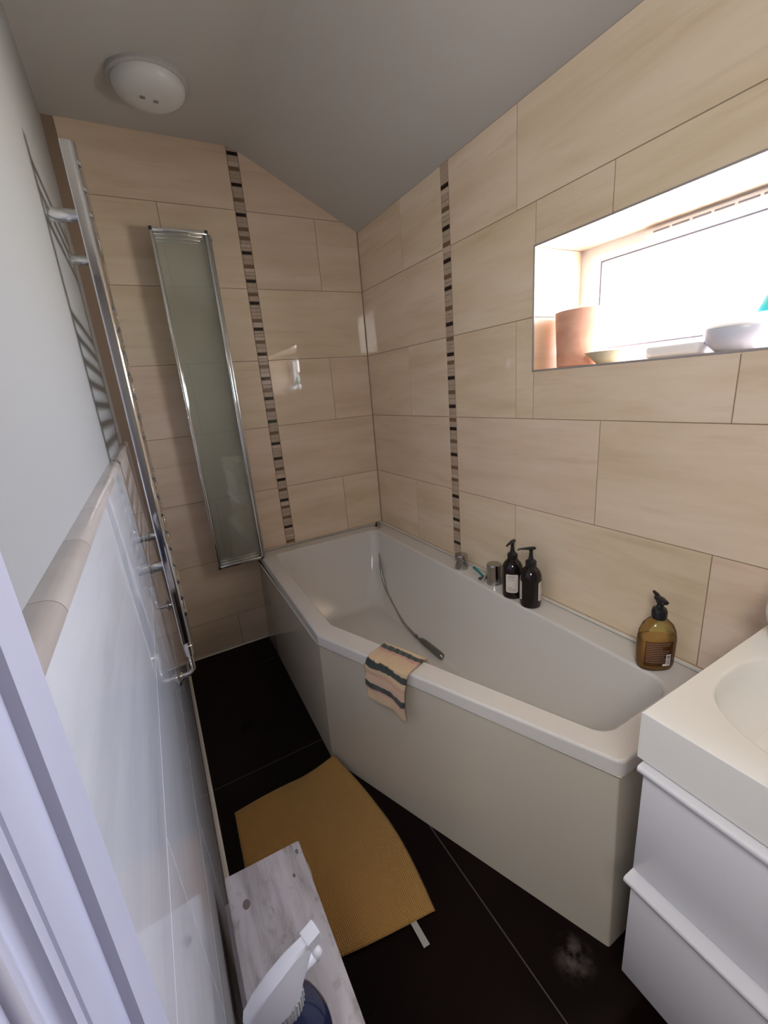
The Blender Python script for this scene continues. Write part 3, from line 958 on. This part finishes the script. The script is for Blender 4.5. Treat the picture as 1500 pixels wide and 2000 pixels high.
for y, z in [(-.754, 1.652), (-.404, 1.652), (-.754, .772), (-.404, .772)]:
    bm = bmesh.new()
    wx = WPX if z > CAPZ else wx_at(z)
    cyl(bm, (wx - .001, y, z), (PX - .004, y, z), .0145, 24, .001)
    cyl(bm, (wx - .001, y, z), (wx + .004, y, z), .0175, 24, .001)
    put('wall_bracket', bm, CHROME, rad)
def valve(y):
    zt = ZBM + .004
    WX = wx_at(zt - .107)
    bm = bmesh.new()
    lathe(bm, (PX, y, zt - .050), [(.009, 0), (.0115, .001), (.0115, .014), (.0135, .016), (.0135, .034), (.011, .037), (.011, .050)], 24)
    v = put('valve', bm, CHROME, rad)
    bm = bmesh.new()
    tube(bm, spline([(PX, y, zt - .048), (PX, y, zt - .085), (PX - .002, y, zt - .098), (PX - .012, y, zt - .106), (PX - .026, y, zt - .107), (WX, y, zt - .107)], 6), .0068, 14)
    put('pipe', bm, CHROME, v)
    bm = bmesh.new()
    tube(bm, [(WX - .001, y, zt - .107), (WX + .001, y, zt - .107), (WX + .004, y, zt - .107), (WX + .007, y, zt - .107), (WX + .012, y, zt - .107)], [.026, .026, .022, .014, .010], 28)
    put('pipe_collar', bm, CHROME, v)
valve(YA); valve(YB)

# ------------------------------------------------------------------ vanity
van = thing('vanity_unit', 'white wall-hung vanity with built-in basin at the end of the bathtub', 'vanity unit', (-.25, -2.09, .10))
VX, VY1, VY0, VZ = -.503, -1.782, -2.40, .700
bm = bmesh.new()
def superell(cx, cy, a, b, z, n=64, e=2.8):
    out = []
    for i in range(n):
        th = 2 * PI * i / n + PI / 4
        out.append((cx + a * math.copysign(abs(math.cos(th)) ** (2 / e), math.cos(th)), cy + b * math.copysign(abs(math.sin(th)) ** (2 / e), math.sin(th)), z))
    return out
BC = (-.300, -2.085)
def rectloop(x0, x1, y0, y1, z, n=64):
    # square loop with the same parameterisation as superell
    out = []; cx, cy = (x0 + x1) / 2, (y0 + y1) / 2
    for i in range(n):
        th = 2 * PI * i / n + PI / 4
        c_, s_ = math.cos(th), math.sin(th); m = max(abs(c_), abs(s_))
        out.append((cx + c_ / m * (x1 - x0) / 2, cy + s_ / m * (y1 - y0) / 2, z))
    return out
e1 = .0018
loops = [rectloop(VX, -.001, VY0, VY1, VZ - .087), rectloop(VX, -.001, VY0, VY1, VZ - e1), rectloop(VX + e1, -.001, VY0 + e1, VY1 - e1, VZ),
         superell(*BC, .163, .281, VZ), superell(*BC, .1595, .2775, VZ - .0012), superell(*BC, .157, .275, VZ - .005)]
for i in range(1, 9):
    t = i / 8
    k = 1 - .55 * (1 - math.cos(t * PI / 2))
    loops.append(superell(*BC, .157 * k, .275 * k, VZ - .005 - .105 * math.sin(t * PI / 2)))
loops.append(superell(*BC, .02, .03, VZ - .114))
loft(bm, loops, True, True)
put('basin_top', bm, VTOP, van, smooth=40)
bm = bmesh.new(); lathe(bm, (BC[0], BC[1], VZ - .113), [(.030, 0), (.030, .003), (.024, .004), (.022, .002), (.001, .002)], 28)
put('basin_waste', bm, CHROME, van)
bm = bmesh.new(); box(bm, VX + .022, -.002, VY0 + .008, VY1 - .009, .098, VZ - .0872, .001)
put('carcass', bm, VAN, van)
def drawer(z0, z1, lipd):
    bm = bmesh.new()
    box(bm, VX + .006, VX + .0225, VY0 + .006, VY1 - .0085, z0, z1 - .008, .0015)
    d_ = put('drawer_front', bm, VAN, van)
    bm = bmesh.new()
    x0 = VX + .006 - lipd
    sec = [(VX + .022, z1 - .001), (x0 + .004, z1 - .001), (x0 + .001, z1 - .003), (x0, z1 - .007), (x0 + .001, z1 - .012), (x0 + .004, z1 - .0145), (VX + .004, z1 - .016), (VX + .0065, z1 - .022), (VX + .022, z1 - .022)]
    loft(bm, [[(x, y, z) for x, z in sec] for y in (VY0 + .005, VY1 - .0065)], True, True)
    put('handle_lip', bm, VAN, d_, smooth=50)
drawer(.372, .606, .016)
drawer(.100, .366, .022)

# white dispenser at the picture's right edge
ld = (-.128, -1.824, VZ)
o = thing('soap_dispenser', 'white rounded dispenser standing at the back of the vanity top', 'dispenser', ld)
bm = bmesh.new(); lathe(bm, ld, [(.022, 0), (.024, .002), (.024, .008), (.021, .014), (.024, .022), (.031, .038), (.0345, .056), (.034, .074), (.029, .090), (.020, .102), (.012, .107)], 40)
put('dispenser_body', bm, mat('white_porcelain', (.82, .83, .88), .2), o)
bm = bmesh.new(); lathe(bm, ld, [(.010, .106), (.010, .122), (.006, .124), (.005, .145), (.008, .148), (.001, .150)], 20)
tube(bm, [(ld[0], ld[1], VZ + .145), (ld[0] - .02, ld[1] - .02, VZ + .146), (ld[0] - .028, ld[1] - .028, VZ + .138)], .004, 10)
put('pump', bm, mat('white_pump_plastic', (.8, .8, .82), .3), o)

# ------------------------------------------------------------------ things on the window sill
SZ = WZ0
TERR = mat('terracotta', (.70, .36, .25), .75)
t = NT(TERR)
n = t.noise(t.coords((1, 1, 2)).outputs[0], 14, 5)
r = t.ramp(n.outputs['Fac'], [(.3, (.62, .31, .21)), (.7, (.76, .43, .31))])
t.link(r.outputs[0], t.b.inputs['Base Color'])
bm = bmesh.new()
pc = (.098, -1.192, SZ)
lathe(bm, pc, [(.064, 0), (.067, .003), (.075, .150), (.0755, .153), (.073, .154), (.070, .150), (.062, .02), (.001, .018)], 56, cap1=False)
o = put('plant_pot', bm, TERR, loc=pc); tag(o, 'terracotta pot on the window sill against the reveal', 'pot')
bm = bmesh.new()
dc = (.055, -1.312, SZ)
lathe(bm, dc, [(.030, 0), (.032, .002), (.045, .015), (.060, .029), (.0615, .031), (.0595, .0315), (.044, .019), (.028, .008), (.001, .007)], 48, cap1=False)
o = put('saucer', bm, mat('cream_glaze', (.74, .68, .50), .25), loc=dc); tag(o, 'shallow cream saucer on the window sill beside the terracotta pot', 'dish')
bm = bmesh.new()
box(bm, .025, .085, -1.545, -1.425, SZ, SZ + .028, .008, seg=3)
o = put('soap_box', bm, mat('white_soap', (.80, .81, .84), .4), loc=(.055, -1.485, SZ)); tag(o, 'flat white soap block on the window sill between saucer and bowl', 'soap')
bc = (.065, -1.600, SZ)
bw = thing('bowl', 'pale blue-white oval lidded bowl at the right end of the sill', 'bowl', bc)
bm = bmesh.new(); lathe(bm, bc, [(.036, 0), (.040, .002), (.054, .016), (.062, .032), (.0645, .046), (.0625, .050), (.05, .05)], 48, sx=.85, sy=1.0)
put('bowl_body', bm, mat('pale_blue_ceramic', (.66, .69, .80), .25), bw)
bm = bmesh.new(); lathe(bm, bc, [(.0640, .047), (.0655, .049), (.063, .053), (.048, .060), (.026, .064), (.001, .0655)], 48, sx=.85, sy=1.0)
put('lid', bm, mat('pale_lid_ceramic', (.74, .78, .86), .2), bw)
# turquoise bottle, only its flared shoulder shows at the edge of the picture
tb = (.150, -1.624, SZ)
o = thing('spray_flask', 'slim bottle with flared turquoise cap behind the oval bowl on the sill', 'bottle', tb)
bm = bmesh.new(); lathe(bm, tb, [(.018, 0), (.020, .002), (.020, .055), (.014, .068), (.010, .075), (.010, .09)], 32)
put('flask_body', bm, mat('white_flask', (.7, .72, .74), .3), o)
bm = bmesh.new(); lathe(bm, tb, [(.012, .074), (.031, .076), (.0315, .080), (.026, .092), (.017, .110), (.012, .124), (.010, .135), (.002, .137)], 36)
put('cap', bm, mat('turquoise_cap', (.05, .42, .40), .2), o, label='flared turquoise cap')

# ------------------------------------------------------------------ ceiling light
lc = Vector((-.850, -.295, HC))
cl = thing('ceiling_light', 'round white dome light on the ceiling near the back wall', 'ceiling light', lc)
bm = bmesh.new(); lathe(bm, lc, [(.118, 0), (.118, -.010), (.113, -.014), (.106, -.014)], 56)
put('base_ring', bm, mat('light_base', (.52, .51, .50), .45), cl)
bm = bmesh.new(); lathe(bm, lc, [(.107, -.013), (.106, -.022), (.100, -.034), (.086, -.044), (.06, -.051), (.03, -.054), (.001, -.055)], 56)
dm = put('dome', bm, mat('dome_plastic', (.74, .74, .73), .35), cl)
for dx, dy in ((-.026, -.012), (.012, -.004)):  # two small grey squares on the dome
    bm = bmesh.new()
    c = lc + Vector((dx, dy, -.0535))
    box(bm, c.x - .007, c.x + .007, c.y - .006, c.y + .006, c.z - .003, c.z + .002, .001)
    put('square_mark', bm, mat('grey_mark', (.28, .26, .25), .5), dm)

# ------------------------------------------------------------------ bath mat
MATM = mat('mustard_cotton', (.50, .27, .065), .95)
MATM.node_tree.nodes['Principled BSDF'].inputs['Sheen Weight'].default_value = .15
t = NT(MATM)
uv = t.new('ShaderNodeUVMap', uv_map='UVMap')
def wave(vec, sx, sy, ph=0):
    mp = t.new('ShaderNodeMapping'); mp.inputs['Scale'].default_value = (sx, sy, 1); t.link(vec, mp.inputs['Vector'])
    s = t.new('ShaderNodeSeparateXYZ'); t.link(mp.outputs[0], s.inputs[0])
    return s
s_ = wave(uv.outputs[0], 1, 1)
def sinm(sock, k):
    m_ = t.new('ShaderNodeMath', operation='MULTIPLY'); m_.inputs[1].default_value = k; t.link(sock, m_.inputs[0])
    q = t.new('ShaderNodeMath', operation='SINE'); t.link(m_.outputs[0], q.inputs[0]); return q
a_ = sinm(s_.outputs['X'], 2 * PI * 84); b_2 = sinm(s_.outputs['Y'], 2 * PI * 96)
mx1 = t.new('ShaderNodeMath', operation='MULTIPLY_ADD'); mx1.inputs[1].default_value = .55
t.link(b_2.outputs[0], mx1.inputs[0]); t.link(a_.outputs[0], mx1.inputs[2])
nz = t.noise(uv.outputs[0], 150, 4, .7)
ad = t.new('ShaderNodeMath', operation='MULTIPLY_ADD'); ad.inputs[1].default_value = 1.1
t.link(nz.outputs['Fac'], ad.inputs[0]); t.link(mx1.outputs[0], ad.inputs[2])
t.bump(ad.outputs[0], .7, .0016)
r = t.ramp(ad.outputs[0], [(0.0, (.40, .21, .05)), (1.0, (.60, .33, .09))])
t.link(r.outputs[0], t.b.inputs['Base Color'])
mt = thing('bath_mat', 'mustard yellow ribbed bath mat on the dark floor, one corner curled against the bath panel', 'bath mat', (-.88, -1.2, 0))
def lerp(a, b, t): return a + (b - a) * t
def mat_pt(u, v):
    # u across (left to right), v from the far edge to the near edge
    top = Vector((lerp(-1.085, -.752, u), lerp(-.945, -.948, u) + .008 * math.sin(u * PI), 0))
    bot = Vector((lerp(-1.100, -.714, u), lerp(-1.395, -1.474, u) - .010 * math.sin(u * PI), 0))
    p = top.lerp(bot, v)
    p.x += .034 * math.sin(PI * v) * u ** 3
    # the far right corner climbs the panel
    c = max(0, (u - .62) / .38) ** 1.5 * max(0, 1 - v / .42) ** 1.2
    z = .0095 + .036 * c + .0022 * math.sin(u * 5 + v * 4) + .004 * max(0, v - .9) * 6 * math.sin(u * 4)
    e = min(u, 1 - u, v, 1 - v)
    z -= .004 * max(0, 1 - e / .02)
    return (p.x, p.y, z)
bm = surf_grid(mat_pt, 70, 90)
o = put('mat_pile', bm, MATM, mt)
md = o.modifiers.new('thick', 'SOLIDIFY'); md.thickness = .008; md.offset = -1
bm = bmesh.new()
tg = [(-.778, -1.460), (-.764, -1.464), (-.762, -1.520), (-.777, -1.519)]
loft(bm, [[(x, y, .0035) for x, y in tg], [(x, y, .0045) for x, y in tg]], True, True)
put('care_tag', bm, mat('white_ribbon', (.42, .42, .40), .6), mt, smooth=None)

# ------------------------------------------------------------------ stool
WOOD = mat('whitewashed_wood', (.6, .57, .56), .6)
t = NT(WOOD)
mp = t.coords((9, 1.2, 9))
n = t.noise(mp.outputs[0], 3.5, 8, .65)
r = t.ramp(n.outputs['Fac'], [(.30, (.20, .17, .16)), (.42, (.40, .37, .37)), (.56, (.56, .53, .55)), (.8, (.64, .62, .65))])
n2 = t.noise(t.coords((1, .6, 1)).outputs[0], 22, 6, .7)
r2 = t.ramp(n2.outputs['Fac'], [(.30, (.40, .36, .34)), (.46, (1, 1, 1))])
mx = t.new('ShaderNodeMix', data_type='RGBA', blend_type='MULTIPLY'); mx.inputs['Factor'].default_value = .8
t.link(r.outputs[0], mx.inputs[6]); t.link(r2.outputs[0], mx.inputs[7]); t.link(mx.outputs[2], t.b.inputs['Base Color'])
t.bump(n.outputs['Fac'], .25, .003)
HS = .400
st = thing('stool', 'low whitewashed wooden stool standing against the left wall', 'stool', (-1.055, -1.68, 0))
bm = bmesh.new()
box(bm, -1.124, -.9885, -1.93, -1.440, HS - .024, HS, .003)
# the front edge is cut slightly askew
for v in bm.verts:
    if v.co.y > -1.5: v.co.y += (v.co.x + 1.056) * -.05
seat = put('seat', bm, WOOD, st)
KN = mat('wood_knot', (.17, .14, .13), .7)
for x, y, a, b in [(-1.098, -1.500, .011, .015), (-.998, -1.463, .005, .009), (-1.015, -1.500, .004, .007)]:
    bm = bmesh.new(); lathe(bm, (x, y, HS), [(1, 0), (1, .0003), (.5, .0004)], 18, sx=a * .55, sy=b * .55)
    put('knot', bm, KN, seat)
for y in (-1.485, -1.885):
    for x in (-1.118, -1.010):
        bm = bmesh.new(); box(bm, x, x + .026, y - .014, y + .014, .0, HS - .024, .003)
        if y > -1.6 and False: pass
        put('leg', bm, WOOD, st)
for x in (-1.1315, -1.000):
    bm = bmesh.new(); box(bm, x, x + .012, -1.91, -1.462, HS - .075, HS - .026, .002)
    put('apron', bm, WOOD, st)

# ------------------------------------------------------------------ spray bottle on the stool
sb = Vector((-1.074, -1.757, HS))
sp = thing('spray_bottle', 'dark blue trigger spray bottle with white head on the whitewashed stool', 'bottle', sb)
BLUE = bpy.data.materials.new('navy_plastic'); BLUE.use_nodes = True
b_ = BLUE.node_tree.nodes['Principled BSDF']
b_.inputs['Base Color'].default_value = (.030, .040, .10, 1); b_.inputs['Roughness'].default_value = .12
b_.inputs['Transmission Weight'].default_value = .3
WHP = mat('white_trigger_plastic', (.72, .72, .76), .35)
rotb = math.radians(20)
bm = bmesh.new()
prb = [(.033, .030, 0, 0), (.037, .034, .004, 0), (.0385, .036, .02, 0), (.0385, .036, .135, 0), (.0365, .034, .155, 0), (.031, .029, .173, 0), (.023, .022, .187, 0), (.0150, .0150, .196, 0), (.0135, .0135, .200, 0), (.0135, .0135, .206, 0)]
nk = Vector((-.003, -.003, 0))
loops = []
for a, b, z, s in prb:
    f = max(0, (z - .12) / .10)
    c = sb + nk * min(1, f) * .8
    loops.append(ring_at(a, b, z, c=c, rot=rotb, e=2.4))
loft(bm, loops, True, True)
put('bottle_body', bm, BLUE, sp)
nc = sb + nk * .8
bm = bmesh.new()
lathe(bm, nc, [(.0170, .197), (.0180, .199), (.0180, .216), (.0165, .220), (.012, .222)], 40)
for i in range(28):
    a = 2 * PI * i / 28
    cyl(bm, nc + Vector((.018 * math.cos(a), .018 * math.sin(a), .200)), nc + Vector((.018 * math.cos(a), .018 * math.sin(a), .216)), .0011, 6)
put('collar', bm, mat('milky_collar', (.55, .56, .56), .25), sp)
# trigger head: tapered shroud from the rounded back to the square nozzle
HB = Vector((-1.114, -1.776, .652)); HN = Vector((-1.034, -1.756, .664))
ax = (HN - HB).normalized(); sd = Vector((ax.y, -ax.x, 0)).normalized(); up = sd.cross(ax)
if up.z < 0: up = -up
bm = bmesh.new()
def head_ring(s, w, top, bot, k=1.0):
    c = HB + ax * s
    pts = [(-w * .62, top), (w * .62, top), (w * .82, top - .0015), (w * .88, top - .005), (w * 1.0 * k, (top + bot) / 2), (w * 1.05 * k, bot + .003), (w * .8 * k, bot), (-w * .8 * k, bot), (-w * 1.05 * k, bot + .003), (-w * 1.0 * k, (top + bot) / 2), (-w * .88, top - .005), (-w * .82, top - .0015)]
    return [c + sd * a + up * b for a, b in pts]
Ls = (HN - HB).length
rings = [head_ring(-.004, .005, -.008, -.018), head_ring(0, .0075, -.001, -.026), head_ring(.012, .0092, .0045, -.034, 1.35), head_ring(.030, .0098, .0075, -.035, 1.6), head_ring(.048, .0094, .0085, -.027, 1.4),
         head_ring(.062, .0082, .008, -.016, 1.1), head_ring(Ls - .013, .0078, .007, -.007)]
loft(bm, rings, True, True)
head = put('spray_head', bm, WHP, sp, smooth=40)
bm = bmesh.new()
c0 = HB + ax * (Ls - .0135); 
loft(bm, [[c0 + ax * s + sd * a * k + up * (b * k) for a, b in ((-.0080, .0078), (.0080, .0078), (.0080, -.0050), (-.0080, -.0050))] for s, k in ((0, .97), (.001, 1), (.0145, 1), (.0155, .95))], True, True)
put('nozzle', bm, WHP, head, smooth=None)
bm = bmesh.new()
tp = [HB + ax * .052 + up * -.016, HB + ax * .056 + up * -.026, Vector((-1.052, -1.750, .616)), Vector((-1.043, -1.745, .610)), Vector((-1.036, -1.741, .607))]
tube(bm, spline(tp, 6), [.0036 + .0012 * (i / 24) for i in range(25)], 14, sq=(1.3, .7))
lathe(bm, tp[-1] - Vector((0, 0, .007)), [(.001, 0), (.005, .0015), (.0075, .007), (.005, .0125), (.001, .014)], 20)
put('trigger', bm, WHP, head, smooth=50)
